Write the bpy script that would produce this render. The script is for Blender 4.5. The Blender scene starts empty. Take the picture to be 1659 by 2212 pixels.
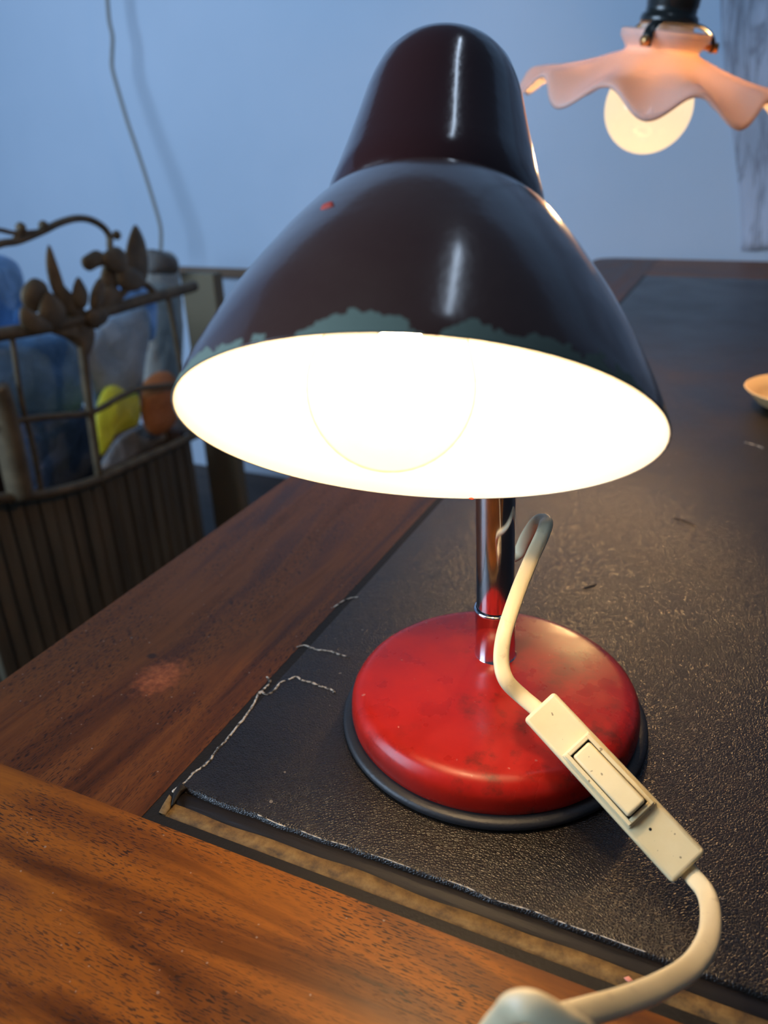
import bpy, bmesh, math, random
from mathutils import Vector, Matrix, noise
random.seed(5)
S = bpy.context.scene
COL = S.collection

# ---------------------------------------------------------------- camera
F = 1690.0; CX, CY = 829.5, 1106.0; H = 0.28
AX = Vector((0.90949065, -0.1499523, 0.38773839))
AY = Vector((0.41439305, 0.40158673, -0.81670466))
AZ = Vector((-0.03324385, 0.90346135, 0.42737857))
R = Matrix((AX, AY, AZ))                       # camera axes to world
CAM = Vector((0, 0, H))
cd = bpy.data.cameras.new('camera'); cam = bpy.data.objects.new('camera', cd); COL.objects.link(cam)
M4 = R.to_4x4(); M4.translation = CAM; cam.matrix_world = M4
cd.sensor_fit = 'HORIZONTAL'; cd.sensor_width = 36.0; cd.lens = F / 1659.0 * 36.0
cd.clip_start = 0.01
cd.dof.use_dof = True; cd.dof.focus_distance = 0.36; cd.dof.aperture_fstop = 11.0
S.camera = cam
def ray(px, py): return R @ Vector((px - CX, -(py - CY), -F))
def P(px, py, z=0.0):
    d = ray(px, py); return CAM + d * ((z - H) / d.z)
def QX(px, py, x):
    d = ray(px, py); return CAM + d * (x / d.x)
def QY(px, py, y):
    d = ray(px, py); return CAM + d * (y / d.y)
def DP(px, py, dep): return CAM + ray(px, py) * (dep / F)

# ---------------------------------------------------------------- world, lights, exposure
W = bpy.data.worlds.new('world'); S.world = W; W.use_nodes = True
bg = W.node_tree.nodes['Background']; bg.inputs[0].default_value = (0.42, 0.62, 1.0, 1); bg.inputs[1].default_value = 0.085
S.view_settings.view_transform = 'Standard'; S.view_settings.look = 'None'
S.view_settings.gamma = 1; S.view_settings.exposure = 0.0; S.view_settings.use_curve_mapping = False
def area(name, loc, target, sx, sy, power, color):
    l = bpy.data.lights.new(name, 'AREA'); l.shape = 'RECTANGLE'; l.size = sx; l.size_y = sy
    l.energy = power; l.color = color
    o = bpy.data.objects.new(name, l); COL.objects.link(o); o.location = loc
    o.rotation_euler = (Vector(target) - Vector(loc)).to_track_quat('-Z', 'Y').to_euler()
    return o
WIN_BLUE = (0.54, 0.74, 1.0)
area('window_daylight', (-1.75, -0.6, 0.95), (-0.75, 2.1, 0.35), 1.25, 1.5, 60, WIN_BLUE)
STRIP = area('rooflight_gap', (0.06, 0.82, 1.75), (0.06, 0.82, 0.0), 0.045, 0.66, 1.1, (0.62, 0.78, 1.0))
STRIP.rotation_euler = (0, 0, math.radians(16))

# ---------------------------------------------------------------- helpers
def link(name, me, m=None, parent=None, smooth=True):
    o = bpy.data.objects.new(name, me); COL.objects.link(o)
    if m: me.materials.append(m)
    if smooth:
        for p in me.polygons: p.use_smooth = True
    if parent: o.parent = parent; o.matrix_parent_inverse = parent.matrix_world.inverted()
    return o
def obj(name, bm, m, parent=None, smooth=True, bevel=0, seg=3, auto=None):
    me = bpy.data.meshes.new(name); bmesh.ops.recalc_face_normals(bm, faces=bm.faces); bm.to_mesh(me); bm.free()
    o = link(name, me, m, parent, smooth)
    if bevel:
        b = o.modifiers.new('bevel', 'BEVEL'); b.width = bevel; b.segments = seg; b.limit_method = 'ANGLE'; b.angle_limit = 0.6
    if auto is not None:
        try: me.set_sharp_from_angle(angle=auto)
        except Exception: pass
    return o
def tag(o, label=None, cat=None, group=None, kind=None):
    if label: o['label'] = label
    if cat: o['category'] = cat
    if group: o['group'] = group
    if kind: o['kind'] = kind
    return o
def empty(name, loc, label, cat, group=None):
    o = bpy.data.objects.new(name, None); COL.objects.link(o); o.location = loc; o.empty_display_size = 0.02
    o.matrix_world = Matrix.Translation(loc)
    return tag(o, label, cat, group)
def box(bm, a, b):
    xs = sorted((a[0], b[0])); ys = sorted((a[1], b[1])); zs = sorted((a[2], b[2]))
    v = [bm.verts.new((x, y, z)) for x in xs for y in ys for z in zs]
    for f in ((0,1,3,2),(4,6,7,5),(0,4,5,1),(2,3,7,6),(0,2,6,4),(1,5,7,3)): bm.faces.new([v[i] for i in f])
def obox(bm, c, ax, ay, az, hx, hy, hz):
    v = [bm.verts.new(c + ax*sx*hx + ay*sy*hy + az*sz*hz) for sx in (-1,1) for sy in (-1,1) for sz in (-1,1)]
    for f in ((0,1,3,2),(4,6,7,5),(0,4,5,1),(2,3,7,6),(0,2,6,4),(1,5,7,3)): bm.faces.new([v[i] for i in f])
def frame_of(a):
    a = Vector(a).normalized(); u = a.cross(Vector((0,0,1)))
    u = Vector((1,0,0)) if u.length < 1e-4 else u.normalized()
    return a, u, a.cross(u)
def lathe(bm, C, a, prof, n=96, close=False):
    """prof = [(r, s)] along the axis a from C"""
    a, u, v = frame_of(a); rings = []
    for r, s in prof:
        if r < 1e-6: rings.append([bm.verts.new(C + a*s)])
        else: rings.append([bm.verts.new(C + a*s + (u*math.cos(t) + v*math.sin(t))*r) for t in (2*math.pi*i/n for i in range(n))])
    prs = list(zip(rings, rings[1:])) + ([(rings[-1], rings[0])] if close else [])
    for p, q in prs:
        for i in range(n):
            j = (i+1) % n
            if len(p) == 1 and len(q) == 1: continue
            if len(p) == 1: bm.faces.new((p[0], q[i], q[j]))
            elif len(q) == 1: bm.faces.new((p[i], q[0], p[j]))
            else: bm.faces.new((p[i], q[i], q[j], p[j]))
def spline(pts, k=8):
    out = []; n = len(pts)
    for i in range(n-1):
        p0, p1, p2, p3 = pts[max(i-1,0)], pts[i], pts[i+1], pts[min(i+2,n-1)]
        for j in range(k):
            t = j/k
            out.append(0.5*((2*p1) + (p2-p0)*t + (2*p0-5*p1+4*p2-p3)*t*t + (3*p1-p0-3*p2+p3)*t**3))
    out.append(pts[-1].copy()); return out
def sweep(bm, pts, rw, rh, nrm=None, n=14, sq=1.0):
    """flat tube; rw half width, rh half height (numbers or lists), nrm the flat side's direction"""
    m = len(pts); prev = None; rings = []
    for i, p in enumerate(pts):
        t = (pts[min(i+1,m-1)] - pts[max(i-1,0)]).normalized()
        nn = nrm[i] if isinstance(nrm, list) else (nrm or prev or Vector((0.3,0.2,1)))
        w = t.cross(nn)
        if w.length < 1e-4: w = t.cross(Vector((0.1,1,0.3)))
        w.normalize(); h = w.cross(t).normalized()
        if nrm is None: prev = h
        a = rw[i] if isinstance(rw, list) else rw; b = rh[i] if isinstance(rh, list) else rh
        ring = []
        for k in range(n):
            an = 2*math.pi*k/n; c, s = math.cos(an), math.sin(an)
            ring.append(bm.verts.new(p + w*a*math.copysign(abs(c)**sq, c) + h*b*math.copysign(abs(s)**sq, s)))
        rings.append(ring)
    for p, q in zip(rings, rings[1:]):
        for k in range(n): bm.faces.new((p[k], p[(k+1)%n], q[(k+1)%n], q[k]))
    bm.faces.new(rings[0][::-1]); bm.faces.new(rings[-1])
def inflate(bm, outline, nvec, th, rings=7, jitter=0.0, seed=0, fr=9.0):
    """a closed cushion-like body on a star-shaped outline; th = half thickness"""
    n = len(outline); c = sum(outline, Vector())/n; nvec = nvec.normalized()
    def ring(t, sgn):
        d = th*math.sqrt(max(0, 1-t*t))
        out = []
        for p in outline:
            q = c + (p-c)*t + nvec*sgn*d
            if jitter: q += nvec*jitter*noise.noise(q*fr + Vector((seed, 0, sgn)))*(1-t**4)
            out.append(bm.verts.new(q))
        return out
    rim = ring(1.0, 0)
    for sgn in (1, -1):
        prev = rim
        for k in range(1, rings):
            t = math.cos(k/rings*math.pi/2); r_ = ring(t, sgn)
            for i in range(n): bm.faces.new((prev[i], prev[(i+1)%n], r_[(i+1)%n], r_[i]))
            prev = r_
        cv = bm.verts.new(c + nvec*sgn*th)
        for i in range(n): bm.faces.new((prev[i], prev[(i+1)%n], cv))
def smooth_loop(pts, k=4):
    n = len(pts); out = []
    for i in range(n):
        p0, p1, p2, p3 = pts[i-1], pts[i], pts[(i+1)%n], pts[(i+2)%n]
        for j in range(k):
            t = j/k
            out.append(0.5*((2*p1) + (p2-p0)*t + (2*p0-5*p1+4*p2-p3)*t*t + (3*p1-p0-3*p2+p3)*t**3))
    return out

# ---------------------------------------------------------------- materials
def mat(name, col=(.5,.5,.5), rough=.5, metal=0, coat=0, spec=.5):
    m = bpy.data.materials.new(name); m.use_nodes = True; b = m.node_tree.nodes['Principled BSDF']
    b.inputs['Base Color'].default_value = (*col, 1); b.inputs['Roughness'].default_value = rough
    b.inputs['Metallic'].default_value = metal; b.inputs['Coat Weight'].default_value = coat
    b.inputs['Specular IOR Level'].default_value = spec
    return m
class N:
    def __init__(s, m): s.m = m; s.t = m.node_tree; s.b = s.t.nodes['Principled BSDF']
    def new(s, ty, **kw):
        n = s.t.nodes.new(ty)
        for k, v in kw.items():
            if hasattr(n, k) and k not in n.inputs: setattr(n, k, v)
            else: n.inputs[k].default_value = v
        return n
    def l(s, a, b): s.t.links.new(a, b)
    def coord(s, scale=(1,1,1), rot=(0,0,0), loc=(0,0,0)):
        tc = s.new('ShaderNodeTexCoord'); mp = s.new('ShaderNodeMapping')
        mp.inputs['Scale'].default_value = scale; mp.inputs['Rotation'].default_value = rot; mp.inputs['Location'].default_value = loc
        s.l(tc.outputs['Object'], mp.inputs['Vector']); return mp.outputs[0]
    def noise(s, vec, scale, detail=4, rough=.5, dist=0):
        n = s.new('ShaderNodeTexNoise'); n.inputs['Scale'].default_value = scale; n.inputs['Detail'].default_value = detail
        n.inputs['Roughness'].default_value = rough; n.inputs['Distortion'].default_value = dist
        if vec: s.l(vec, n.inputs['Vector'])
        return n.outputs[0]
    def ramp(s, fac, stops):
        r = s.new('ShaderNodeValToRGB'); e = r.color_ramp.elements
        while len(e) < len(stops): e.new(0.5)
        for el, (p, c) in zip(e, stops): el.position = p; el.color = (*c, 1) if len(c) == 3 else c
        s.l(fac, r.inputs[0]); return r.outputs[0]
    def mix(s, f, a, b, mode='MIX'):
        x = s.new('ShaderNodeMix', data_type='RGBA', blend_type=mode)
        for i, v in ((0, f), (6, a), (7, b)):
            if isinstance(v, (int, float)): x.inputs[i].default_value = v
            elif isinstance(v, tuple): x.inputs[i].default_value = (*v, 1)
            else: s.l(v, x.inputs[i])
        return x.outputs[2]
    def math(s, op, a, b=0.0, clamp=False):
        x = s.new('ShaderNodeMath', operation=op); x.use_clamp = clamp
        for i, v in ((0, a), (1, b)):
            if isinstance(v, (int, float)): x.inputs[i].default_value = v
            else: s.l(v, x.inputs[i])
        return x.outputs[0]
    def bump(s, h, strength=.3, dist=.001):
        b = s.new('ShaderNodeBump'); b.inputs['Strength'].default_value = strength; b.inputs['Distance'].default_value = dist
        s.l(h, b.inputs['Height']); s.l(b.outputs[0], s.b.inputs['Normal'])
BK, WH = (0,0,0), (1,1,1)

def wood(name, along, cols, pore=(.012,.004,.0015)):
    m = mat(name, rough=.36, coat=0, spec=.28); n = N(m)
    sc = (1, 9, 9) if along == 'x' else (9, 1, 9)
    v = n.coord(sc)
    big = n.noise(v, 2.6, 5, .62, 1.6)
    base = n.ramp(big, [(.32, cols[0]), (.46, cols[1]), (.56, cols[2]), (.72, cols[1])])
    v2 = n.coord((60, 900, 900) if along == 'x' else (900, 60, 900), rot=(0, 0, 0.10))
    fine = n.noise(v2, 1.0, 2, .5)
    base = n.mix(n.math('MULTIPLY', fine, .5), base, n.mix(.6, base, (.02,.007,.002)))
    v3 = n.coord((230, 1500, 1000) if along == 'x' else (1500, 230, 1000), rot=(0, 0, 0.12))
    pr = n.ramp(n.noise(v3, 1.0, 1.5, .5), [(.545, BK), (.60, WH)])
    mask = n.ramp(n.noise(n.coord((12, 30, 30) if along == 'x' else (30, 12, 30)), 1.0, 3), [(.36, BK), (.56, WH)])
    prm = n.math('MULTIPLY', pr, mask)
    col = n.mix(n.math('MULTIPLY', prm, .85), base, pore)
    sp = n.ramp(n.noise(n.coord((420,420,420)), 1.0, 0), [(.83, BK), (.85, WH)])
    col = n.mix(n.math('MULTIPLY', sp, .25), col, (.55,.5,.42))
    n.l(col, n.b.inputs['Base Color'])
    n.l(n.ramp(big, [(.3, (.36,)*3), (.7, (.50,)*3)]), n.b.inputs['Roughness'])
    n.bump(n.math('SUBTRACT', n.math('MULTIPLY', fine, .3), prm), .25, .0004)
    return m
M_front = wood('wood_front', 'x', [(.060,.015,.001), (.18,.049,.003), (.32,.095,.005)])
WORN = P(345, 1462, 0)
M_side = wood('wood_side', 'y', [(.048,.013,.002), (.115,.031,.004), (.17,.050,.007)])
n = N(M_side)   # reddish worn patch with a ragged edge and a dark dent
old = n.b.inputs['Base Color'].links[0].from_socket
def patch(cx, cy, sx, sy, rag, lo_, hi_):
    mp = n.new('ShaderNodeMapping'); tcc = n.new('ShaderNodeTexCoord'); n.l(tcc.outputs['Object'], mp.inputs['Vector'])
    mp.inputs['Location'].default_value = (-cx*sx, -cy*sy, 0); mp.inputs['Scale'].default_value = (sx, sy, 0)
    ln_ = n.new('ShaderNodeVectorMath', operation='LENGTH'); n.l(mp.outputs[0], ln_.inputs[0])
    dd_ = n.math('ADD', ln_.outputs['Value'], n.math('MULTIPLY', n.math('SUBTRACT', n.noise(n.coord(), 220, 4, .65), .5), rag))
    return n.ramp(dd_, [(lo_, WH), (hi_, BK)])
f1 = patch(WORN.x, WORN.y, 62, 48, 1.3, .35, 1.0)
w1 = n.mix(n.math('MULTIPLY', f1, .8), old, n.ramp(n.noise(n.coord(), 260, 4, .6), [(.35, (.20,.045,.012)), (.65, (.42,.12,.035))]))
dent = P(328, 1417, 0)
f2 = patch(dent.x, dent.y, 260, 300, .5, .6, 1.0)
n.l(n.mix(n.math('MULTIPLY', f2, .85), w1, (.03,.012,.005)), n.b.inputs['Base Color'])
M_deskdark = mat('desk_under', (.05,.018,.006), .5)

M_leather = mat('leather', (.02,.014,.01), .42, spec=.55); n = N(M_leather)
vo = n.new('ShaderNodeTexVoronoi', feature='DISTANCE_TO_EDGE'); vo.inputs['Scale'].default_value = 780; n.l(n.coord(), vo.inputs['Vector'])
gr = n.ramp(vo.outputs[0], [(.0, BK), (.25, WH)])
lo = n.noise(n.coord(), 9, 5, .6)
c = n.ramp(lo, [(.3, (.006,.0035,.002)), (.7, (.016,.009,.0045))])
sp = n.ramp(n.noise(n.coord((260,260,260)), 1.0, 0), [(.84, BK), (.86, WH)])
c = n.mix(n.math('MULTIPLY', sp, .5), c, (.35,.28,.2))
n.l(c, n.b.inputs['Base Color']); n.l(n.ramp(lo, [(.3, (.32,)*3), (.7, (.42,)*3)]), n.b.inputs['Roughness'])
n.bump(n.math('ADD', n.math('MULTIPLY', gr, .6), n.noise(n.coord(), 240, 3)), .42, .0006)
M_lband = mat('leather_band', (.012,.009,.006), .55, spec=.25)
n = N(M_lband); n.bump(n.noise(n.coord(), 500, 3), .5, .0005)
M_tan = mat('exposed_tan_strip', (.22,.12,.035), .75); n = N(M_tan)
tn = n.noise(n.coord(), 160, 5, .65)
n.l(n.ramp(tn, [(.3, (.05,.026,.008)), (.5, (.16,.088,.022)), (.7, (.24,.145,.045))]), n.b.inputs['Base Color']); n.bump(tn, .8, .001)
M_groove = mat('groove', (.012,.009,.008), .5, spec=.25)
n = N(M_groove); n.bump(n.noise(n.coord((20,200,200)), 2, 3), .5, .0008)
M_crack = mat('crack', (.34,.29,.22), .85)
n = N(M_crack); n.l(n.ramp(n.noise(n.coord(), 350, 3), [(.40, (.03,.025,.02)), (.56, (.50,.44,.36))]), n.b.inputs['Base Color'])

M_wall = mat('wall_paint', (.50,.62,.76), .85); n = N(M_wall)
n.l(n.ramp(n.noise(n.coord(), 1.3, 4), [(.3, (.44,.56,.70)), (.7, (.54,.65,.79))]), n.b.inputs['Base Color']); n.bump(n.noise(n.coord(), 60, 4), .1, .002)
M_floor = mat('floor', (.05,.04,.035), .6)
n = N(M_floor); n.l(n.ramp(n.noise(n.coord((1,8,1)), 3, 4), [(.3, (.03,.022,.018)), (.7, (.07,.05,.04))]), n.b.inputs['Base Color'])
M_trim = mat('trim_wood', (.16,.10,.06), .6)

# desk lamp materials
AP = Vector((-0.15119041, 0.60234646, 0.78378581)).normalized()   # shade axis, opening to top
SC = Vector((-0.09819914, 0.23530166, 0.18698536))                # centre of the opening
M_maroon = mat('maroon_enamel', (.050,.013,.011), .16, coat=.6); n = N(M_maroon)
n.b.inputs['Coat Roughness'].default_value = .10
n.bump(n.noise(n.coord((1,1,1)), 260, 3, .6), .14, .0006)
# shade material: enamel with chips showing pale grey-green primer along the rim
M_shade = mat('shade_enamel', (.05,.013,.011), .16, coat=.6); n = N(M_shade)
tc = n.new('ShaderNodeTexCoord')
dt = n.new('ShaderNodeVectorMath', operation='DOT_PRODUCT'); n.l(tc.outputs['Object'], dt.inputs[0]); dt.inputs[1].default_value = AP
s0 = n.math('SUBTRACT', dt.outputs['Value'], 0.0)       # object origin is put at the opening's centre
nz = n.noise(n.coord(), 55, 4, .55)
thr = n.math('ADD', n.math('MULTIPLY', n.math('SUBTRACT', nz, .47), .034), .0004)
chip = n.math('LESS_THAN', s0, thr)
haze_mask = n.ramp(n.noise(n.coord(), 14, 5, .6), [(.35, BK), (.75, WH)])
en = n.mix(n.math('MULTIPLY', haze_mask, .6), (.080,.032,.023), (.125,.072,.050))  # brown lift puts the haze of lens flare into the enamel colour
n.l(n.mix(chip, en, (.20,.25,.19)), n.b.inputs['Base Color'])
n.l(n.mix(chip, (.18,)*3, (.7,)*3), n.b.inputs['Roughness'])
n.l(n.math('SUBTRACT', .6, n.math('MULTIPLY', chip, .6)), n.b.inputs['Coat Weight'])
n.b.inputs['Coat Roughness'].default_value = .12
n.bump(n.noise(n.coord(), 260, 3, .6), .14, .0006)
M_white = mat('white_enamel_inside', (.90,.90,.88), .4)
M_chip_red = mat('red_chip', (.65,.06,.03), .6)
M_red = mat('red_enamel', (.50,.012,.010), .28, coat=.06, spec=.32); n = N(M_red)
n.b.inputs['Coat Roughness'].default_value = .15
v = n.coord()
d1 = n.ramp(n.noise(v, 42, 6, .7), [(.52, BK), (.68, WH)])
d2 = n.ramp(n.noise(n.coord(loc=(-.045,-.03,0)), 11, 3), [(.48, BK), (.62, WH)])
dd = n.math('MULTIPLY', d1, d2)
sm = n.ramp(n.noise(v, 30, 5, .6), [(.3, (.32,.009,.004)), (.7, (.46,.013,.006))])
c = n.mix(n.math('MULTIPLY', dd, .85), sm, (.035,.014,.007))
sp = n.ramp(n.noise(n.coord((300,300,300)), 1.0, 0), [(.84, BK), (.86, WH)])
c = n.mix(n.math('MULTIPLY', sp, .4), c, (.45,.2,.15))
n.l(c, n.b.inputs['Base Color'])
n.l(n.ramp(n.noise(v, 60, 4), [(.3, (.22,)*3), (.7, (.40,)*3)]), n.b.inputs['Roughness'])
n.bump(n.noise(v, 300, 3), .06, .0005)
M_rubber = mat('black_rubber', (.018,.018,.020), .45)
n = N(M_rubber); n.bump(n.noise(n.coord(), 700, 3), .4, .0004)
M_chrome = mat('chrome', (.75,.72,.74), .10, metal=1)
n = N(M_chrome); n.bump(n.noise(n.coord((1,1,.1)), 900, 2), .04, .0002)
M_ivory = mat('ivory_plastic', (.80,.72,.50), .33); n = N(M_ivory)
dsp = n.ramp(n.noise(n.coord((500,500,500)), 1.0, 1), [(.73, BK), (.76, WH)])
n.l(n.mix(n.math('MULTIPLY', dsp, .7), n.ramp(n.noise(n.coord(), 60, 4), [(.3, (.76,.63,.35)), (.7, (.83,.71,.43))]), (.12,.07,.03)), n.b.inputs['Base Color'])
M_cord = mat('cream_cord', (.74,.62,.38), .38); n = N(M_cord)
dsp = n.ramp(n.noise(n.coord(), 130, 5, .65), [(.60, BK), (.72, WH)])
n.l(n.mix(n.math('MULTIPLY', dsp, .45), (.74,.62,.38), (.34,.22,.11)), n.b.inputs['Base Color'])
M_dark = mat('dark_gap', (.01,.008,.006), .8)

def emis(name, col, st):
    m = bpy.data.materials.new(name); m.use_nodes = True; t = m.node_tree; t.nodes.clear()
    e = t.nodes.new('ShaderNodeEmission'); e.inputs[0].default_value = (*col, 1); e.inputs[1].default_value = st
    o = t.nodes.new('ShaderNodeOutputMaterial'); t.links.new(e.outputs[0], o.inputs[0]); return m
def glowglass(name, col, st, transp):
    m = emis(name, col, st); t = m.node_tree; e = [x for x in t.nodes if x.type == 'EMISSION'][0]; o = [x for x in t.nodes if x.type == 'OUTPUT_MATERIAL'][0]
    tr = t.nodes.new('ShaderNodeBsdfTransparent'); tr.inputs[0].default_value = (1, .95, .85, 1)
    mx = t.nodes.new('ShaderNodeMixShader'); mx.inputs[0].default_value = transp
    t.links.new(e.outputs[0], mx.inputs[1]); t.links.new(tr.outputs[0], mx.inputs[2])
    gl = t.nodes.new('ShaderNodeBsdfGlossy'); gl.inputs['Roughness'].default_value = .08
    m2 = t.nodes.new('ShaderNodeMixShader'); m2.inputs[0].default_value = .05
    t.links.new(mx.outputs[0], m2.inputs[1]); t.links.new(gl.outputs[0], m2.inputs[2]); t.links.new(m2.outputs[0], o.inputs[0])
    return m
M_fil = emis('lamp_filament', (1.0, .68, .35), 330)
M_bulb = glowglass('lamp_bulb_glass', (1.0, .93, .62), 1.0, .8)
_t = M_bulb.node_tree; _tr = [x for x in _t.nodes if x.type == 'BSDF_TRANSPARENT'][0]
_lw = _t.nodes.new('ShaderNodeLayerWeight'); _lw.inputs[0].default_value = .35
_rp = _t.nodes.new('ShaderNodeValToRGB'); _rp.color_ramp.elements[0].position = .62; _rp.color_ramp.elements[0].color = (1, 1, 1, 1)
_rp.color_ramp.elements[1].position = .95; _rp.color_ramp.elements[1].color = (.40, .38, .12, 1)
_t.links.new(_lw.outputs['Facing'], _rp.inputs[0]); _t.links.new(_rp.outputs[0], _tr.inputs[0])
M_pfil = emis('pendant_filament', (1.0, .62, .28), 1000)
M_pbulb = glowglass('pendant_bulb_glass', (1.0, .74, .42), .62, .80)
_t = M_pbulb.node_tree; _e = [x for x in _t.nodes if x.type == 'EMISSION'][0]
_tl = _t.nodes.new('ShaderNodeBsdfTranslucent'); _tl.inputs[0].default_value = (.018, .014, .008, 1)
_ad = _t.nodes.new('ShaderNodeAddShader'); _e.inputs[1].default_value = 2.3
_mx = _e.outputs[0].links[0].to_socket; _t.links.new(_e.outputs[0], _ad.inputs[0]); _t.links.new(_tl.outputs[0], _ad.inputs[1]); _t.links.new(_ad.outputs[0], _mx)

# ---------------------------------------------------------------- room
YW = 2.12; ZF = -0.76
def struct(name, bm, m, smooth=False, **k):
    o = obj(name, bm, m, smooth=smooth, **k); o['kind'] = 'structure'; return o
bm = bmesh.new(); box(bm, (-3.2, YW, ZF), (2.2, YW+.15, 2.0)); struct('wall_back', bm, M_wall)
bm = bmesh.new(); box(bm, (-3.35, -2.0, ZF), (-3.2, YW+.15, 2.0)); struct('wall_left', bm, M_wall)
bm = bmesh.new(); box(bm, (-3.35, -2.0, ZF-.1), (2.2, YW+.15, ZF)); struct('floor', bm, M_floor)
a = QY(485, 578, YW)
bm = bmesh.new(); box(bm, (-1.82, YW-.022, a.z-.028), (-.40, YW, a.z)); struct('trim_1', bm, M_trim, bevel=.004)

# ---------------------------------------------------------------- desk
DX0, DX1, DY0, DY1 = -0.3690, 0.95, 0.015, 2.085
LX0, LX1, LY0, LY1 = -0.2226, 0.80, 0.1934, 1.823
TH = .034
desk = empty('writing_desk', (0.3, 1.0, ZF), 'polished reddish brown wooden desk with dark inset top, under the red desk lamp', 'desk')
bm = bmesh.new(); box(bm, (DX0, DY0, -TH), (DX1, LY0, 0)); obj('front_border', bm, M_front, desk, smooth=False)
# left border with a rounded far corner
bm = bmesh.new()
rc = .05; pts = [(LX0, LY0), (DX0, LY0)]
pts += [(DX0 + rc - rc*math.cos(t), DY1 - rc + rc*math.sin(t)) for t in (math.pi/2*i/8 for i in range(9))]
pts += [(LX0, DY1)]
b_ = [bm.verts.new((x, y, -TH)) for x, y in pts]; t_ = [bm.verts.new((x, y, 0)) for x, y in pts]
bm.faces.new(b_[::-1]); bm.faces.new(t_)
for i in range(len(pts)): bm.faces.new((b_[i], b_[(i+1)%len(pts)], t_[(i+1)%len(pts)], t_[i]))
obj('side_border', bm, M_side, desk, smooth=False)
bm = bmesh.new(); box(bm, (LX1, LY0, -TH), (DX1, DY1, 0)); obj('side_border', bm, M_side, desk, smooth=False, bevel=.0015)
bm = bmesh.new(); box(bm, (LX0, LY1, -TH), (LX1, DY1, 0)); obj('back_border', bm, M_front, desk, smooth=False, bevel=.0015)
bm = bmesh.new(); box(bm, (LX0, LY0, -TH), (LX1, LY1, -.0040)); obj('core_panel', bm, M_deskdark, desk, smooth=False)
# leather: main sheet with an uneven front lip, dark outer band, tan strip where the leather has lifted
yb, yt, yg = LY0+.0050, LY0+.0135, LY0+.0215
lea = None
bm = bmesh.new()
NXL = 260; rows = []
def wob(x, k, a): return a*noise.noise(Vector((x*k, 3.1*k, 0)))
for i in range(NXL+1):
    x = LX0 + .006 + (LX1-LX0-.006)*i/NXL
    ye = yg + wob(x, 60, .0014) + wob(x, 14, .0018)
    rows.append([bm.verts.new((x, y, z)) for y, z in ((ye-.0006, -.0036), (ye-.0004, .0001), (ye+.0012, .0005), (ye+.005, .0003), (ye+.015, 0.0), (LY1, 0.0), (LY1, -.0036))])
for p, q in zip(rows, rows[1:]):
    for j in range(6): bm.faces.new((p[j], p[j+1], q[j+1], q[j]))
lea = obj('leather_top', bm, M_leather, desk)
lea['label'] = 'dark brown grained leather writing surface'
bm = bmesh.new(); box(bm, (LX0, LY0+.019, -.004), (LX0+.0061, LY1, -.0001)); obj('leather_edge_band', bm, M_lband, desk, smooth=False)
bm = bmesh.new(); box(bm, (LX0, LY0, -.004), (LX1, yb, -.0002)); box(bm, (LX0, yb, -.004), (LX0+.0065, LY0+.019, -.0002)); obj('leather_edge_band', bm, M_lband, desk, smooth=False)
bm = bmesh.new(); rows = []
for i in range(NXL+1):
    x = LX0+.0065 + (LX1-LX0-.0065)*i/NXL
    rows.append([bm.verts.new((x, y, z)) for y, z in ((yb + wob(x, 40, .0008) - .0004, -.0035), (yb + wob(x, 40, .0008), -.0011), (yt + wob(x+5, 30, .0018), -.0013), (yt + wob(x+5, 30, .0018)+.0005, -.0036))])
for p, q in zip(rows, rows[1:]):
    for j in range(3): bm.faces.new((p[j], p[j+1], q[j+1], q[j]))
obj('exposed_strip', bm, M_tan, desk)['label'] = 'tan strip bared where the leather has lifted'
bm = bmesh.new(); rows = []
for i in range(NXL+1):
    x = LX0+.008 + (LX1-LX0-.008)*i/NXL
    rows.append([bm.verts.new((x, y, z)) for y, z in ((yt-.0006, -.0030), (yt+.0012, -.0022), (yt+.004, -.0010), (yg-.001, -.0014), (yg+.002, -.0028))])
for p, q in zip(rows, rows[1:]):
    for j in range(4): bm.faces.new((p[j], p[j+1], q[j+1], q[j]))
obj('groove_lip', bm, M_groove, desk)
# cracks and frayed edges in the leather
cr = [[(623,1468),(640,1462),(655,1470),(672,1474),(690,1481),(705,1486),(719,1491),(722,1497)],
      [(640,1398),(658,1394),(672,1399),(690,1404),(712,1406),(735,1414),(756,1420)],
      [(722,1312),(740,1299),(757,1292),(775,1290)],
      [(372,1712),(384,1700),(402,1688),(420,1668),(440,1655),(455,1640),(470,1618),(490,1598),(510,1572),(530,1548),(548,1520),(556,1505)],
      [(556,1505),(562,1494),(578,1500),(594,1489),(606,1474),(618,1470)],
      [(577,1462),(583,1474),(570,1488),(560,1500)]]
for k, c_ in enumerate(cr):
    pts = spline([P(x, y, .0001) for x, y in c_], 6)
    for q in pts: q += Vector((noise.noise(q*900), noise.noise(q*900+Vector((9,9,9))), 0))*.0006
    bm = bmesh.new(); w_ = [.0006 + .0005*abs(noise.noise(q*400)) for q in pts]
    sweep(bm, pts, w_, .00025, Vector((0,0,1)), 6)
    obj('crack', bm, M_crack, desk)
# corner tear: small lifted leather flap
bm = bmesh.new(); fl = [P(x, y, .0010) for x, y in ((369,1742),(375,1712),(390,1688),(404,1702),(394,1710),(376,1738))]
inflate(bm, fl, Vector((0,0,1)), .0012, 4, .0006, 3, 300); obj('torn_corner', bm, M_lband, desk)
bm = bmesh.new(); fl = [P(x, y, .0002) for x, y in ((343,1755),(352,1738),(366,1716),(371,1722),(368,1745),(357,1762))]
inflate(bm, fl, Vector((0,0,1)), .0007, 4, .0003, 5, 300); obj('torn_corner', bm, M_tan, desk)
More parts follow.
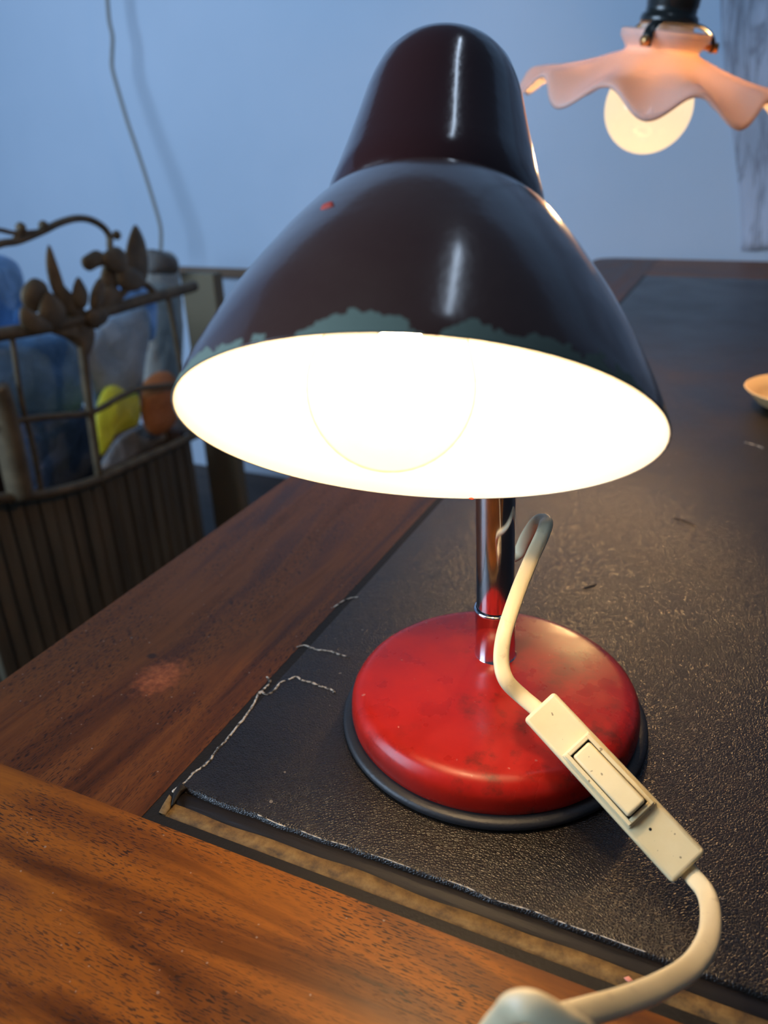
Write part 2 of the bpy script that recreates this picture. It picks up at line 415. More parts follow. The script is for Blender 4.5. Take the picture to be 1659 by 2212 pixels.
# pale frays along the lip
for seg in ([(560,1757),(600,1772),(640,1790),(700,1815),(745,1850)],[(790,1868),(830,1882),(886,1905)],[(950,1920),(1010,1945),(1080,1972),(1150,2003),(1220,2035),(1300,2068),(1390,2095)]):
    pts = []
    for q in spline([P(x, y, 0) for x, y in seg], 10):
        x = q.x; pts.append(Vector((x, yg + wob(x, 60, .0014) + wob(x, 14, .0018)+.0004, .0004)))
    bm = bmesh.new(); sweep(bm, pts, [.0002+.0004*abs(noise.noise(q*800)) for q in pts], .0002, Vector((0,0,1)), 6); obj('frayed_lip', bm, M_crack, desk)
bm = bmesh.new(); inflate(bm, [P(x, y, -.0008) for x, y in ((1347,2112),(1358,2108),(1368,2118),(1358,2122),(1352,2118))], Vector((0,0,1)), .0004, 3)
obj('paint_fleck', bm, mat('pink_fleck', (.75,.28,.2), .7), desk)
# scuffs on the leather
for (x0, y0, x1, y1) in ((1258,1272,1288,1262),(1455,1118,1505,1138),(1608,955,1650,968)):
    a, b = P(x0, y0, .0001), P(x1, y1, .0001); bm = bmesh.new()
    pts = spline([a, (a+b)/2 + Vector((.001,.001,0)), b], 6); sweep(bm, pts, [.0002+.0012*math.sin(math.pi*i/(len(pts)-1)) for i in range(len(pts))], .0002, Vector((0,0,1)), 6)
    obj('scuff', bm, M_dark if x0 < 1600 else M_crack, desk)
for x, y in ((DX0+.04, DY0+.04), (DX1-.10, DY0+.04), (DX0+.04, DY1-.10), (DX1-.10, DY1-.10)):
    bm = bmesh.new(); box(bm, (x, y, ZF), (x+.06, y+.06, -TH)); obj('leg', bm, M_deskdark, desk, smooth=False, bevel=.003)
bm = bmesh.new(); box(bm, (DX0+.05, DY0+.05, -TH-.11), (DX1-.05, DY0+.075, -TH)); box(bm, (DX0+.05, DY0+.05, -TH-.11), (DX0+.075, DY1-.05, -TH))
box(bm, (DX1-.075, DY0+.05, -TH-.11), (DX1-.05, DY1-.05, -TH)); box(bm, (DX0+.05, DY1-.075, -TH-.11), (DX1-.05, DY1-.05, -TH)); obj('apron', bm, M_deskdark, desk, smooth=False)

# ---------------------------------------------------------------- desk lamp
BC = Vector((-.0937, .3235, 0))
lamp = empty('desk_lamp', BC, 'lit maroon metal desk lamp with round red base on the dark leather', 'lamp')
bm = bmesh.new(); lathe(bm, BC, (0,0,1), [(0, .0006), (.0775, .0006), (.0792, .0010), (.0798, .002), (.0794, .0038), (.078, .0048), (.0755, .0050), (.070, .0050), (0, .0050)], 128)
obj('rubber_foot', bm, M_rubber, lamp)
bm = bmesh.new()
pr = [(.0738, .0048), (.0746, .0062), (.0750, .009), (.0748, .0125)]
for i in range(1, 9):
    t = math.pi/2*i/8; pr.append((.0650 + .0098*math.cos(t), .0125 + .0100*math.sin(t)))
pr += [(.055, .0234), (.035, .0241), (.015, .0245), (0, .0246)]
lathe(bm, BC, (0,0,1), pr, 128); obj('base', bm, M_red, lamp)['label'] = 'red enamelled round base with dark smudges'
PB = P(1070, 1412, .0240); PB = Vector((PB.x, PB.y, .0236))
PT = PB + Vector((-.0042, -.002, .185))
pa = (PT-PB).normalized()
bm = bmesh.new(); lathe(bm, PB, pa, [(.0118, -.002), (.0118, 0), (.0112, .001), (.0108, .0015), (.0108, .0290), (.0114, .0292), (.0116, .0300), (.0114, .0308), (.0104, .0312)], 48)
obj('collar', bm, M_chrome, lamp)
L_ = (PT-PB).length
elb = SC + AP*.098 - frame_of(AP)[2]*0   # towards the shade's back
a_, u_, v_ = frame_of(AP)
back = v_ if v_.y > 0 else -v_
EB = SC + AP*.088 + back*.036
pts = spline([PB + pa*.028, PB + pa*L_*.5, PB + pa*L_*.85, PB + pa*L_ + Vector((0, .001, 0)), PT + Vector((-.001, -.004, .012)), (PT+EB)/2 + Vector((0, .004, .014)), EB], 10)
bm = bmesh.new(); sweep(bm, pts, .0100, .0100, None, 32); obj('pole', bm, M_chrome, lamp)['label'] = 'polished chrome pole'
bm = bmesh.new(); lathe(bm, EB + back*.004, back, [(0, -.010), (.012, -.010), (.013, 0), (.012, .006), (0, .007)], 32); obj('swivel_joint', bm, M_chrome, lamp)
# shade profile (radius, distance from the opening)
outer = [(.0826, 0), (.0811, .006), (.0791, .012), (.0769, .018), (.0746, .024), (.0720, .030), (.0692, .036), (.0663, .042), (.0630, .048), (.0596, .054), (.0562, .060), (.0524, .066), (.0484, .072), (.0455, .0760), (.0432, .0786), (.0412, .0803), (.0400, .0812)]
inner = [(r-.0009, s) for r, s in outer]; inner[0] = (.0818, .0)
def at_origin(o, C):
    o.data.transform(Matrix.Translation(-C)); o.location = C - o.parent.matrix_world.translation if o.parent else C
    if o.parent: o.matrix_parent_inverse = Matrix.Identity(4)
bm = bmesh.new(); lathe(bm, SC, AP, inner[::-1] + [(.0821, -.0004), (.0826, -.0002)] + outer, 160)
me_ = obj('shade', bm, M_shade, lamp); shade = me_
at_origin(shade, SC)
shade.data.materials.append(M_white)
k = len(inner); npoly = len(shade.data.polygons)
for p in shade.data.polygons:
    c0 = p.center; sdist = c0.dot(AP); rad = (c0 - AP*sdist).length
    # inner faces: radius below the outer profile minus half the sheet thickness
    ro = next((outer[i][0] + (outer[i+1][0]-outer[i][0])*(sdist-outer[i][1])/(outer[i+1][1]-outer[i][1]) for i in range(len(outer)-1) if outer[i][1] <= sdist <= outer[i+1][1]), outer[0][0] if sdist < 0 else outer[-1][0])
    if rad < ro - .00050: p.material_index = 1
shade['label'] = 'maroon bell shade, paint chipped to grey green at the rim, white inside'
cone = [(.0395, .0780), (.0402, .0800), (.0404, .084), (.0397, .090), (.0381, .096), (.0367, .102), (.0353, .108), (.0340, .114), (.0327, .120), (.0315, .126), (.0303, .132), (.0287, .138), (.0265, .144), (.0240, .1478), (.0208, .1508), (.0165, .1533), (.011, .1548), (.005, .1555), (0, .1556)]
bm = bmesh.new(); lathe(bm, SC, AP, cone, 128); obj('lamp_neck', bm, M_maroon, lamp)['label'] = 'maroon tapered socket cover with rounded end'
bm = bmesh.new(); lathe(bm, SC, AP, [(.0375, .086), (.0365, .096), (.034, .108), (0, .110)], 64); obj('neck_lining', bm, M_white, lamp)
for px, py, w in ((707,447,.0020), (1019,1077,.0011)):
    d = ray(px, py).normalized(); best = None
    # march to the shade's surface
    if py < 800:
        t = .15
        while t < .5:
            q = CAM + d*t - SC; sd = q.dot(AP); rr = (q - AP*sd).length
            ro = next((outer[i][0] + (outer[i+1][0]-outer[i][0])*(sd-outer[i][1])/(outer[i+1][1]-outer[i][1]) for i in range(len(outer)-1) if outer[i][1] <= sd <= outer[i+1][1]), None)
            if ro and rr <= ro: best = CAM + d*t; nn = (q - AP*sd).normalized(); break
            t += .0002
    else:
        t = -SC.dot(AP); den = d.dot(AP); t = (SC - CAM).dot(AP)/den; q = CAM + d*t - SC; q = q - AP*q.dot(AP); nn = q.normalized(); best = SC + nn*.0822
    if best:
        e1 = nn.cross(AP).normalized(); e2 = nn.cross(e1)
        loop = [best + (e1*(math.cos(t)*w*1.3) + e2*(math.sin(t)*w*.7))*(1+.5*noise.noise(Vector((math.cos(t)*3, math.sin(t)*3, 0)))) for t in (2*math.pi*i/14 for i in range(14))]
        bm = bmesh.new(); inflate(bm, loop, nn, .0005, 3); ch = obj('paint_chip', bm, M_chip_red, lamp)
# bulb, seen from its end
bcen = DP(845, 838, .277)
bax = (SC + AP*.100 - bcen).normalized()
bm = bmesh.new(); pr = [(0, -.030)] + [(.030*math.sin(t), -.030*math.cos(t)) for t in (math.pi*i/24 for i in range(1, 16))]
pr += [(.0235, .022), (.0185, .034), (.0148, .046), (.0135, .055)]
lathe(bm, bcen, bax, pr, 64); obj('bulb', bm, M_bulb, lamp)['label'] = 'clear glowing glass bulb'
bm = bmesh.new(); lathe(bm, bcen + bax*.016, bax, [(0, -.008), (.007, -.005), (.0095, 0), (.007, .005), (0, .008)], 24); obj('filament', bm, M_fil, lamp)
bm = bmesh.new(); lathe(bm, bcen, bax, [(0, .052), (.0135, .052), (.0135, .070), (.019, .072), (.019, .088), (0, .088)], 32); obj('socket', bm, M_white, lamp)
# cord: flat twin cord with its in-line switch
CUP = Vector((-.05, -.55, .83))
def cord(spec, nm):
    pts = spline([DP(*q) for q in spec], 9)
    bm = bmesh.new(); nr = []
    for i, p in enumerate(pts):
        nr.append((CAM - p).normalized()*.8 + CUP*.5)
    sweep(bm, pts, .0036, .0019, nr, 20, .8); o = obj(nm, bm, M_cord, lamp); return o
c1 = cord([(1098,1205,.425),(1122,1192,.424),(1138,1160,.415),(1160,1128,.405),(1178,1126,.395),(1174,1150,.388),(1150,1203,.378),(1124,1265,.368),(1101,1330,.360),(1087,1380,.355),(1083,1430,.352),(1094,1470,.349),(1127,1504,.349),(1172,1541,.3435)], 'cord')
c2 = cord([(1470,1862,.3085),(1497,1893,.3035),(1524,1928,.294),(1535,1972,.280),(1529,2030,.262),(1492,2088,.246),(1425,2131,.230),(1345,2163,.218),(1262,2187,.208),(1190,2208,.203),(1110,2250,.200),(1060,2330,.200),(1010,2330,.195),(1060,2240,.188),(1092,2200,.184),(1112,2178,.181),(1150,2176,.179),(1205,2205,.178),(1260,2240,.178),(1330,2310,.180)], 'cord')
p1, p2 = DP(1163, 1523, .338), DP(1490, 1875, .301)
Lx = (p2-p1).normalized(); Wd = R @ Vector((.744, .667, -.058)); Wd = (Wd - Lx*Wd.dot(Lx)).normalized(); Nn = Lx.cross(Wd).normalized()
if Nn.dot(CAM - p1) < 0: Nn = -Nn
LEN = (p2-p1).length; T = .0105; HW = .0090
cen = (p1+p2)/2
sw = empty_ = None
bm = bmesh.new(); obox(bm, cen - Nn*T*.26, Lx, Wd, Nn, LEN/2, HW, T*.24); swb = obj('switch_body', bm, M_ivory, lamp, bevel=.0018, seg=5, auto=.6)
swb['label'] = 'ivory plastic in-line switch on the cord'
bm = bmesh.new(); obox(bm, cen - Nn*T*.80, Lx, Wd, Nn, LEN/2-.0006, HW-.0005, T*.27); obj('lower_shell', bm, M_ivory, swb, bevel=.0012, seg=3, auto=.6)
bc = cen + Lx*(-.0012) + Wd*.0004
bl, bw = .0178, .0069
bm = bmesh.new()
for (c_, hx, hy) in ((bc + Wd*(bw-.0009), bl, .0009), (bc - Wd*(bw-.0009), bl, .0009), (bc + Lx*(bl-.0009), .0009, bw-.0018), (bc - Lx*(bl-.0009), .0009, bw-.0018)):
    obox(bm, c_ + Nn*.0014, Lx, Wd, Nn, hx, hy, .0016)
obj('bezel', bm, M_ivory, swb, smooth=False, bevel=.0003, seg=2)
bm = bmesh.new(); obox(bm, bc + Nn*.0002, Lx, Wd, Nn, bl+.0007, bw+.0006, .0006); obj('bezel_step', bm, M_ivory, swb, bevel=.0003, seg=2, auto=.6)
bm = bmesh.new(); obox(bm, bc + Nn*.0008, Lx, Wd, Nn, bl-.0018, bw-.0018, .0002); obj('bezel_gap', bm, M_dark, swb, smooth=False)
tl = (Lx + Nn*.11).normalized(); tn = (Nn - Lx*.11).normalized()
bm = bmesh.new(); obox(bm, bc + Nn*.0026, tl, Wd, tn, bl-.0023, bw-.0021, .0016); obj('rocker', bm, M_ivory, swb, bevel=.0013, seg=5, auto=.7)
bm = bmesh.new(); lathe(bm, cen + Lx*.0225 - Wd*.001 - Nn*T*.02, Nn, [(.0006, -.0002), (.0006, .0001), (0, .00012)], 12); obj('pin_hole', bm, M_dark, swb)

# ---------------------------------------------------------------- pendant lamp
PC = DP(1401, 232, .873)
pax = (Vector((.128, .058, 1.0)) + Vector((.030, -.115, 0))).normalized()
M_opal = mat('opal_glass', (.78,.66,.62), .22, coat=.3); n = N(M_opal)
tr = n.new('ShaderNodeBsdfTranslucent'); tr.inputs[0].default_value = (.80,.62,.48,1)
mx = n.new('ShaderNodeMixShader'); mx.inputs[0].default_value = .36
out = [x for x in n.t.nodes if x.type == 'OUTPUT_MATERIAL'][0]
n.l(n.b.outputs[0], mx.inputs[1]); n.l(tr.outputs[0], mx.inputs[2]); n.l(mx.outputs[0], out.inputs[0])
M_bake = mat('black_bakelite', (.012,.014,.013), .3, coat=.4)
M_brass = mat('brass_screw', (.55,.30,.12), .35, metal=1)
pend = empty('pendant_lamp', PC, 'pendant lamp with wavy opal glass shade and lit round bulb, near the back wall', 'lamp')
_, pu, pv = frame_of(pax)
bm = bmesh.new(); NS = 220
sprof = [(.0470, .083, 0), (.0475, .081, 0), (.0465, .077, 0), (.0420, .070, 0), (.0385, .065, 0), (.0378, .0625, 0), (.0400, .059, 0), (.0500, .0545, 0), (.0650, .0480, .02), (.0850, .0395, .10), (.1050, .0315, .28), (.1220, .0240, .55), (.1350, .0165, .85), (.1420, .0110, 1.0), (.1450, .0075, 1.05)]
sprof = [(r, z if z < .012 else .012 + (z-.012)*.86, a) for r, z, a in sprof]
full = [(r, z, a) for r, z, a in sprof] + [(r-.0005, z-.0030, a) for r, z, a in sprof[::-1]]
PH = 1.571
az0 = math.atan2((CAM-PC).dot(pv), (CAM-PC).dot(pu))
rings = []
for r, z, am in full:
    rg = []
    for i in range(NS):
        t = 2*math.pi*i/NS; ph = 10*(t-az0)
        dz = -am*.0115*math.cos(ph) + am*.003; rr = r*(1 + am*.035*math.cos(ph))
        rg.append(bm.verts.new(PC + pax*(z+dz) + (pu*math.cos(t) + pv*math.sin(t))*rr))
    rings.append(rg)
for p, q in zip(rings, rings[1:] + rings[:1]):
    for i in range(NS): bm.faces.new((p[i], q[i], q[(i+1)%NS], p[(i+1)%NS]))
obj('glass_shade', bm, M_opal, pend)['label'] = 'pinkish opal glass shade with a wavy rim'
bm = bmesh.new(); pr = [(0, -.0475)] + [(.0475*math.sin(t), -.0475*math.cos(t)) for t in (math.pi*i/24 for i in range(1, 20))] + [(.022, .046), (.0165, .055), (.0145, .068)]
lathe(bm, PC, pax, pr, 64); obj('globe_bulb', bm, M_pbulb, pend)['label'] = 'glowing round bulb'
bm = bmesh.new(); lathe(bm, PC - pax*.004, pax, [(0, -.008), (.012, -.006), (.016, 0), (.012, .006), (0, .008)], 24); obj('filament', bm, M_pfil, pend)
bm = bmesh.new(); pr = []
lathe(bm, PC - pax*.011, pax, [(.014, .060), (.0265, .062), (.0265, .089), (.025, .092), (0, .092)], 72)
# ribbed ring
for i, vtx in enumerate(bm.verts):
    pass
obj('socket_ring', bm, mat('porcelain', (.62,.60,.55), .4), pend)
bm = bmesh.new()
for i in range(40):
    t = 2*math.pi*i/40; rd = pu*math.cos(t) + pv*math.sin(t); tg = -pu*math.sin(t) + pv*math.cos(t)
    obox(bm, PC + pax*.068 + rd*.0268, rd, tg, pax, .0006, .0010, .009)
obj('ribs', bm, mat('porcelain_ribs', (.62,.60,.55), .4), pend, smooth=False)
bm = bmesh.new(); lathe(bm, PC - pax*.011, pax, [(0, .0890), (.0285, .0890), (.0300, .0905), (.0304, .094), (.0290, .098), (.0265, .0995), (.0262, .105), (.0270, .107), (.0275, .145), (.0240, .165), (.012, .172), (0, .173)], 72)
obj('lamp_holder', bm, M_bake, pend)['label'] = 'black bakelite lamp holder'
bm = bmesh.new(); sweep(bm, [PC + pax*.170, PC + pax*.35 + Vector((.0,0,.0)), PC + pax*.6 + Vector((-.04, 0, .1)), Vector((PC.x+.02, PC.y+.03, 2.0))], .0035, .0035, None, 12); obj('hanging_cord', bm, M_bake, pend)
for dphi in (-.35, -2.44, 1.75):
    base = az0 + dphi
    t = base
    rd = pu*math.cos(t) + pv*math.sin(t)
    bm = bmesh.new()
    sweep(bm, spline([PC - pax*.011 + pax*.092 + rd*.027, PC + pax*.079 + rd*.036, PC + pax*.074 + rd*.045, PC + pax*.067 + rd*.0505, PC + pax*.057 + rd*.0500], 5), .0055, .0016, None, 10)
    ar = obj('clamp_arm', bm, M_bake, pend)
    bm = bmesh.new(); lathe(bm, PC + pax*.062 + rd*.044, rd, [(0, -.003), (.0032, -.003), (.0032, .009), (.0050, .009), (.0050, .013), (0, .0135)], 16); obj('clamp_screw', bm, M_brass, ar)

# ---------------------------------------------------------------- plate at the right edge of the desk
pc = P(1612, 852, .006); pc = Vector((pc.x+.062, pc.y-.012, 0))
plate = empty('wooden_dish', pc, 'shallow light wooden dish on the desk at the right edge of the photo', 'dish')
bm = bmesh.new(); lathe(bm, pc, (0,0,1), [(0, 0), (.040, 0), (.052, .006), (.064, .019), (.066, .0205), (.0645, .0215), (.052, .010), (.040, .005), (0, .0045)], 64)
obj('dish_body', bm, mat('pale_wood', (.62,.42,.20), .5), plate)

# ---------------------------------------------------------------- cable hanging against the back wall
wp = [(222,-180),(228,-60),(232,0),(236,45),(243,80),(242,120),(243,150),(258,205),(275,262),(292,312),(312,372),(330,430),(345,482),(348,510),(347,548)]
YC = 2.06
bm = bmesh.new(); pts = spline([QY(x, y, YC - .00012*max(0, y) - .03) for x, y in wp], 6); sweep(bm, pts, .0052, .0052, None, 10)
tag(obj('hanging_cable', bm, mat('grey_cable', (.24,.23,.20), .6)), 'thin grey cable hanging in front of the blue wall, at upper left', 'cable')

# ---------------------------------------------------------------- cloth on the wall at the right, branch shadows painted in
M_cloth = mat('shadow_lined_cloth', (.45,.48,.60), .9); n = N(M_cloth)
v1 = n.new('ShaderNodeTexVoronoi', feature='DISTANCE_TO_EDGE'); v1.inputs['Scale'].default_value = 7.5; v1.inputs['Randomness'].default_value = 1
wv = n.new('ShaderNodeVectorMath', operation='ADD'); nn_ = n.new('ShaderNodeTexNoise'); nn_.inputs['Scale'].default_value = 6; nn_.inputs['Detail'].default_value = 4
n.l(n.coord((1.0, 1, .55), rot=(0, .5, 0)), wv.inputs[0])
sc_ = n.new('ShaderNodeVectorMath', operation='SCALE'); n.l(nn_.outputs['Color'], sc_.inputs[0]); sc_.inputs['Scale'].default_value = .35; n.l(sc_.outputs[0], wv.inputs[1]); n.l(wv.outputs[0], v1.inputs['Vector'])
ln = n.ramp(v1.outputs[0], [(.0, WH), (.06, (.55,)*3), (.16, BK)])  # dark lines paint a tangle of branch shadows into the cloth colour
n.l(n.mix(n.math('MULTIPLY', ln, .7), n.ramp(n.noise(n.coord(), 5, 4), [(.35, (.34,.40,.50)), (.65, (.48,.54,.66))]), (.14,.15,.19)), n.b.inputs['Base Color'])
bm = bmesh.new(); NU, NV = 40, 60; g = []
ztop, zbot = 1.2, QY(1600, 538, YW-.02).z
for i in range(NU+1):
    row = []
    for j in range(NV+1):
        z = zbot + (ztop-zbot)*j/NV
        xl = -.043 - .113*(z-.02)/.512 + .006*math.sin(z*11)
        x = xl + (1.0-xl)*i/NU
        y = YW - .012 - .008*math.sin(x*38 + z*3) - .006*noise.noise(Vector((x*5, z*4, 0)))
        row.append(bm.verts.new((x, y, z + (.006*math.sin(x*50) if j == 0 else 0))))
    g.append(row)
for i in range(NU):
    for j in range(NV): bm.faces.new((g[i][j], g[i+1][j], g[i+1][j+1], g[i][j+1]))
o = tag(obj('wall_hanging', bm, M_cloth), 'bluish grey cloth with painted dark branch shadows, hanging on the wall at right', 'cloth')
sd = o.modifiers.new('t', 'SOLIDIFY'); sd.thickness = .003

# ---------------------------------------------------------------- iron crate stand with its load, left background
XS = -1.20
M_iron = mat('dark_iron', (.060,.045,.028), .55, metal=.3); n = N(M_iron)
n.l(n.ramp(n.noise(n.coord(), 30, 4), [(.3, (.075,.055,.030)), (.7, (.16,.115,.062))]), n.b.inputs['Base Color'])
stand = empty('iron_stand', Vector((XS, 1.2, ZF)), 'ornate dark iron stand with scrolls and leaves beside the desk, at the left edge', 'stand')
def itube(name, pp, r, x=XS, r2=None, k=6):
    pts = spline([QX(px, py, x) for px, py in pp], k)
    if r2 is not None: rr = [r + (r2-r)*i/(len(pts)-1) for i in range(len(pts))]
    else: rr = r
    bm = bmesh.new(); sweep(bm, pts, rr, rr, None, 12); return obj(name, bm, M_iron, stand)
def ileaf(name, pp, th, x=XS, m=None, par=stand, k=4, jit=0, seed=0):
    loop = smooth_loop([QX(px, py, x) for px, py in pp], k)
    bm = bmesh.new(); inflate(bm, loop, Vector((1, 0, 0)), th, 6, jit, seed, 22); return obj(name, bm, m or M_iron, par)
itube('top_scroll', [(-60,548),(0,527),(40,520),(90,500),(130,481),(165,472),(195,475),(222,490),(236,510),(238,535),(248,556)], .0068)
itube('top_scroll', [(-60,490),(0,497),(28,503),(60,502),(95,498),(120,488)], .0042)
for px, py in ((45,492),(94,488),(252,508)):
    q = QX(px, py, XS); bm = bmesh.new(); lathe(bm, q, (1,0,0), [(0,-.008),(.008,-.005),(.010,0),(.008,.005),(0,.008)], 16); obj('bud', bm, M_iron, stand)
itube('bud_stem', [(45,492),(38,508),(30,522)], .005); itube('bud_stem', [(238,512),(252,508)], .004)
leaves = [
 ([(292,485),(304,500),(315,530),(320,570),(316,606),(298,622),(276,606),(268,572),(274,530),(282,502)], .007, 0),
 ([(190,548),(206,540),(222,546),(236,558),(228,572),(210,578),(194,586),(180,578),(176,560)], .009, .004),
 ([(222,548),(250,532),(272,548),(276,575),(262,590),(240,584),(224,570)], .008, .012),
 ([(232,560),(256,570),(262,600),(246,632),(226,640),(216,615),(220,585)], .009, -.006),
 ([(262,572),(290,580),(312,600),(306,622),(280,630),(256,618),(252,592)], .008, .006),
 ([(205,612),(216,600),(226,618),(222,650),(206,676),(194,662),(196,635)], .007, .012),
 ([(228,620),(250,618),(262,640),(244,668),(222,690),(208,690),(210,655)], .008, 0),
 ([(104,528),(112,545),(114,572),(124,605),(142,632),(166,656),(186,676),(168,690),(140,672),(118,640),(104,600),(99,560)], .008, .006),
 ([(168,598),(180,612),(190,636),(186,662),(170,668),(156,650),(158,620)], .007, .012),
 ([(56,612),(74,600),(98,612),(106,640),(92,668),(66,676),(48,655),(46,630)], .010, 0),
 ([(100,628),(122,642),(142,668),(136,700),(104,712),(84,690),(86,655)], .008, .010),
 ([(136,664),(172,672),(206,688),(212,704),(184,716),(148,712),(130,692)], .008, -.004),
 ([(46,662),(78,676),(112,700),(104,718),(66,720),(44,700)], .008, .012),
 ([(190,668),(216,668),(236,678),(226,700),(200,708),(186,692)], .007, .012),
]
for pp, th, dx in leaves: ileaf('leaf', pp, th, XS+dx, k=3, jit=.003, seed=len(pp))
itube('branch', [(205,705),(240,665),(268,630),(292,612),(315,615),(330,630),(342,648)], .008)
itube('upper_rail', [(-60,733),(0,722),(60,713),(140,698),(230,672),(320,645),(385,628),(420,618)], .0125)
itube('middle_rail', [(-40,922),(60,905),(130,898),(200,890),(260,857),(300,840),(350,834),(395,830)], .0065)
itube('bottom_rail', [(-60,1082),(60,1071),(130,1060),(200,1040),(270,1010),(330,982),(400,950),(440,932)], .010)
itube('post', [(165,690),(178,760),(186,830),(200,930),(216,1045)], .0105, r2=.0085)
ileaf('post_flare', [(105,712),(185,690),(205,720),(190,770),(165,748),(140,730)], .010)
itube('post', [(362,640),(374,700),(386,770),(404,870),(420,945)], .006)
itube('post', [(-12,835),(8,900),(30,1000),(46,1076)], .024)
itube('post', [(25,720),(45,860),(70,960),(90,1068)], .005)

def cloth_mat(name, c0, c1, rough=.5, coat=0):
    m = mat(name, c0, rough, coat=coat); n = N(m); z = n.noise(n.coord(), 14, 5, .6, .8)
    n.l(n.ramp(z, [(.35, c0), (.65, c1)]), n.b.inputs['Base Color']); n.bump(z, .6, .02); return m
M_bA = cloth_mat('bright_blue_plastic', (.12,.30,.62), (.20,.42,.82), .35)
M_bB = cloth_mat('pale_blue_plastic', (.25,.34,.44), (.36,.45,.55), .4)
M_bC = cloth_mat('mid_blue_plastic', (.08,.19,.36), (.14,.28,.48), .35)
M_bD = cloth_mat('dark_blue_plastic', (.04,.06,.11), (.09,.12,.19), .4)
M_gr = cloth_mat('grey_paper', (.26,.27,.25), (.36,.37,.34), .8)
M_ye = cloth_mat('yellow_plastic', (.62,.60,.03), (.80,.76,.05), .4)
M_or = cloth_mat('orange_clay', (.42,.15,.045), (.55,.21,.07), .6)
M_si = cloth_mat('crumpled_grey_plastic', (.13,.14,.15), (.26,.27,.29), .35)
def load(name, pp, x, th, m, label, cat, jit=.01, seed=0, group=None):
    if name == 'plastic_bag': group = 'plastic bags in the iron stand'
    return tag(ileaf(name, pp, th, x, m, None, 4, jit, seed), label, cat, group)
load('plastic_bag', [(-70,570),(-20,548),(28,562),(46,600),(52,660),(57,720),(20,740),(-70,740)], XS-.21, .03, M_bA, 'bright blue plastic bag at the left edge, above the upper rail of the iron stand', 'bag', .012, 1)
load('plastic_bag', [(-60,733),(0,730),(90,722),(155,722),(172,790),(178,870),(150,893),(60,896),(-40,890)], XS-.12, .03, M_bC, 'mid blue plastic bag between the upper and middle rails, left of the iron post', 'bag', .012, 2)
load('plastic_bag', [(188,770),(212,705),(262,675),(312,660),(322,720),(308,800),(300,870),(262,900),(214,902),(200,850)], XS-.12, .025, M_bB, 'pale blue plastic bag right of the iron post, above the yellow bag', 'bag', .012, 3)
load('plastic_bag', [(232,655),(262,605),(292,600),(322,620),(335,670),(330,735),(300,720),(262,690)], XS-.24, .03, M_bA, 'small bright blue bag peeking out behind the pale blue bag', 'bag', .012, 4)
load('plastic_bag', [(30,890),(130,880),(186,880),(212,950),(222,1030),(180,1062),(80,1068),(40,1000)], XS-.20, .03, M_bD, 'dark blue plastic bag below the middle rail of the iron stand', 'bag', .012, 5)
load('paper_roll', [(316,560),(345,542),(378,552),(386,600),(392,700),(388,820),(372,900),(320,905),(310,800),(312,680)], XS-.33, .03, M_gr, 'upright grey paper roll behind the right post of the iron stand', 'paper', .01, 6)
load('yellow_bag', [(214,865),(228,838),(250,832),(272,845),(296,850),(302,885),(298,915),(270,930),(240,945),(218,985),(206,960),(204,905)], XS-.055, .018, M_ye, 'bright yellow bag in the iron stand beside the orange pot', 'bag', .008, 7)
load('clay_pot', [(308,838),(322,815),(345,802),(372,808),(386,850),(381,905),(356,936),(326,938),(308,905)], XS-.055, .020, M_or, 'orange clay pot in the iron stand, partly behind the lamp shade', 'pot', .004, 8)
load('plastic_bag', [(214,1012),(228,985),(258,945),(310,918),(380,900),(425,896),(428,925),(360,952),(290,986),(240,1010),(222,1016)], XS-.105, .018, M_si, 'crumpled grey plastic bag under the orange pot and yellow bag', 'bag', .012, 9)
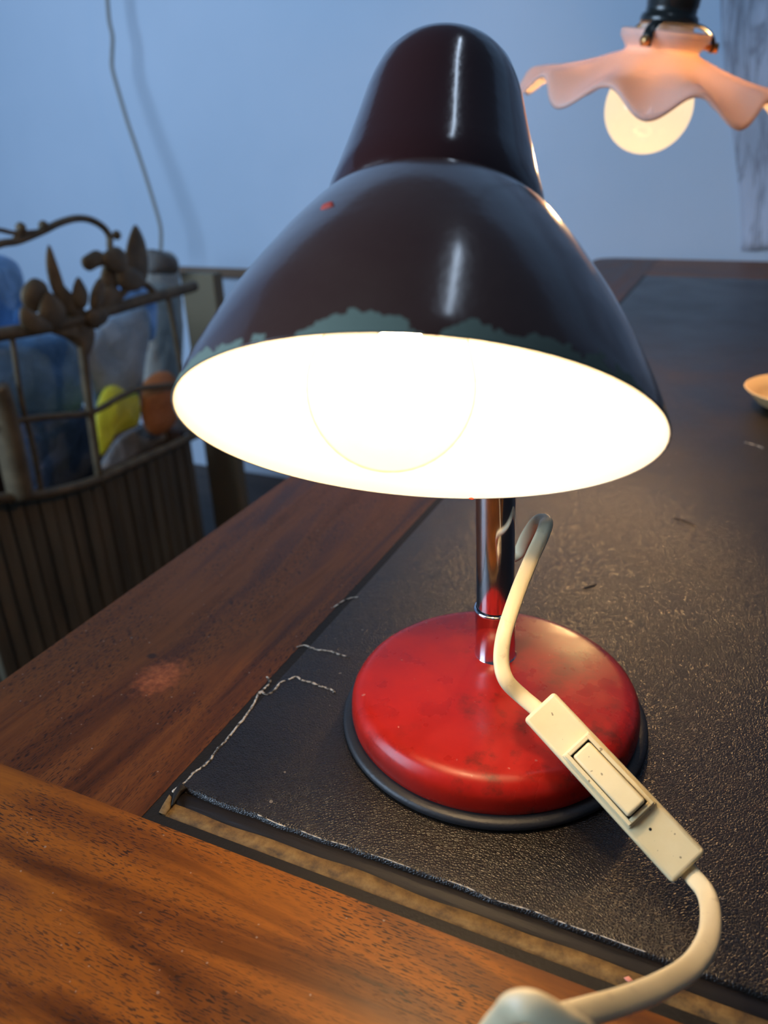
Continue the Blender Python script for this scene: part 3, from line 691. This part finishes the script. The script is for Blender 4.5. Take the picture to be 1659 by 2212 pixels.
# small box on top of the load
load('cardboard_box', [(318,545),(330,538),(352,546),(372,556),(380,575),(376,592),(350,592),(318,588)], XS-.12, .03, cloth_mat('grey_card', (.10,.10,.10), (.15,.15,.14), .7), 'small dark grey rounded box behind the iron leaf, above the paper roll', 'box', .004, 10)

# slatted wooden crate below the stand
M_slat = mat('dark_slats', (.075,.060,.036), .6); n = N(M_slat)
n.l(n.ramp(n.noise(n.coord((8,8,1)), 4, 4), [(.3, (.06,.048,.028)), (.7, (.135,.110,.068))]), n.b.inputs['Base Color'])
y0, y1 = QX(-80, 1085, XS).y, QX(432, 940, XS).y
ztop = (QX(100, 1070, XS).z + QX(400, 955, XS).z)/2 - .012
crate = empty('slatted_crate', Vector((XS-.2, (y0+y1)/2, ZF)), 'dark wooden crate of upright slats carrying the iron stand', 'crate')
bm = bmesh.new(); ns = 19
RL = [QX(px, py, XS) for px, py in ((-90,1085),(60,1071),(130,1060),(200,1040),(270,1010),(330,982),(400,950),(440,932))]
for i in range(ns):
    a = y0 + (y1-y0)*i/ns; b = y0 + (y1-y0)*(i+1)/ns
    ym = (a+b)/2; zt = next((p.z + (q.z-p.z)*(ym-p.y)/(q.y-p.y) for p, q in zip(RL, RL[1:]) if p.y <= ym <= q.y), RL[-1].z) - .011
    box(bm, (XS-.046, a+.0022, ZF), (XS-.028+random.uniform(-.002,.003), b-.0022, zt))
obj('slat_panel', bm, M_slat, crate, smooth=False, bevel=.002, seg=1)
bm = bmesh.new(); box(bm, (XS-.40, y0, ZF), (XS-.048, y1, ztop-.30)); box(bm, (XS-.40, y0, ztop-.30), (XS-.38, y1, ztop)); box(bm, (XS-.38, y1-.02, ztop-.30), (XS-.048, y1, ztop)); obj('crate_body', bm, M_deskdark, crate, smooth=False)
# upright board behind the right end of the crate
yb_ = 1.62
tl_, tr_ = QY(388, 596, yb_), QY(452, 592, yb_)
bm = bmesh.new(); box(bm, (tl_.x, yb_, ZF), (tr_.x+.01, yb_+.04, tr_.z)); 
tag(obj('wooden_post', bm, mat('olive_wood', (.15,.125,.075), .65), smooth=False, bevel=.004), 'olive brown upright board at the right end of the slatted crate', 'board')
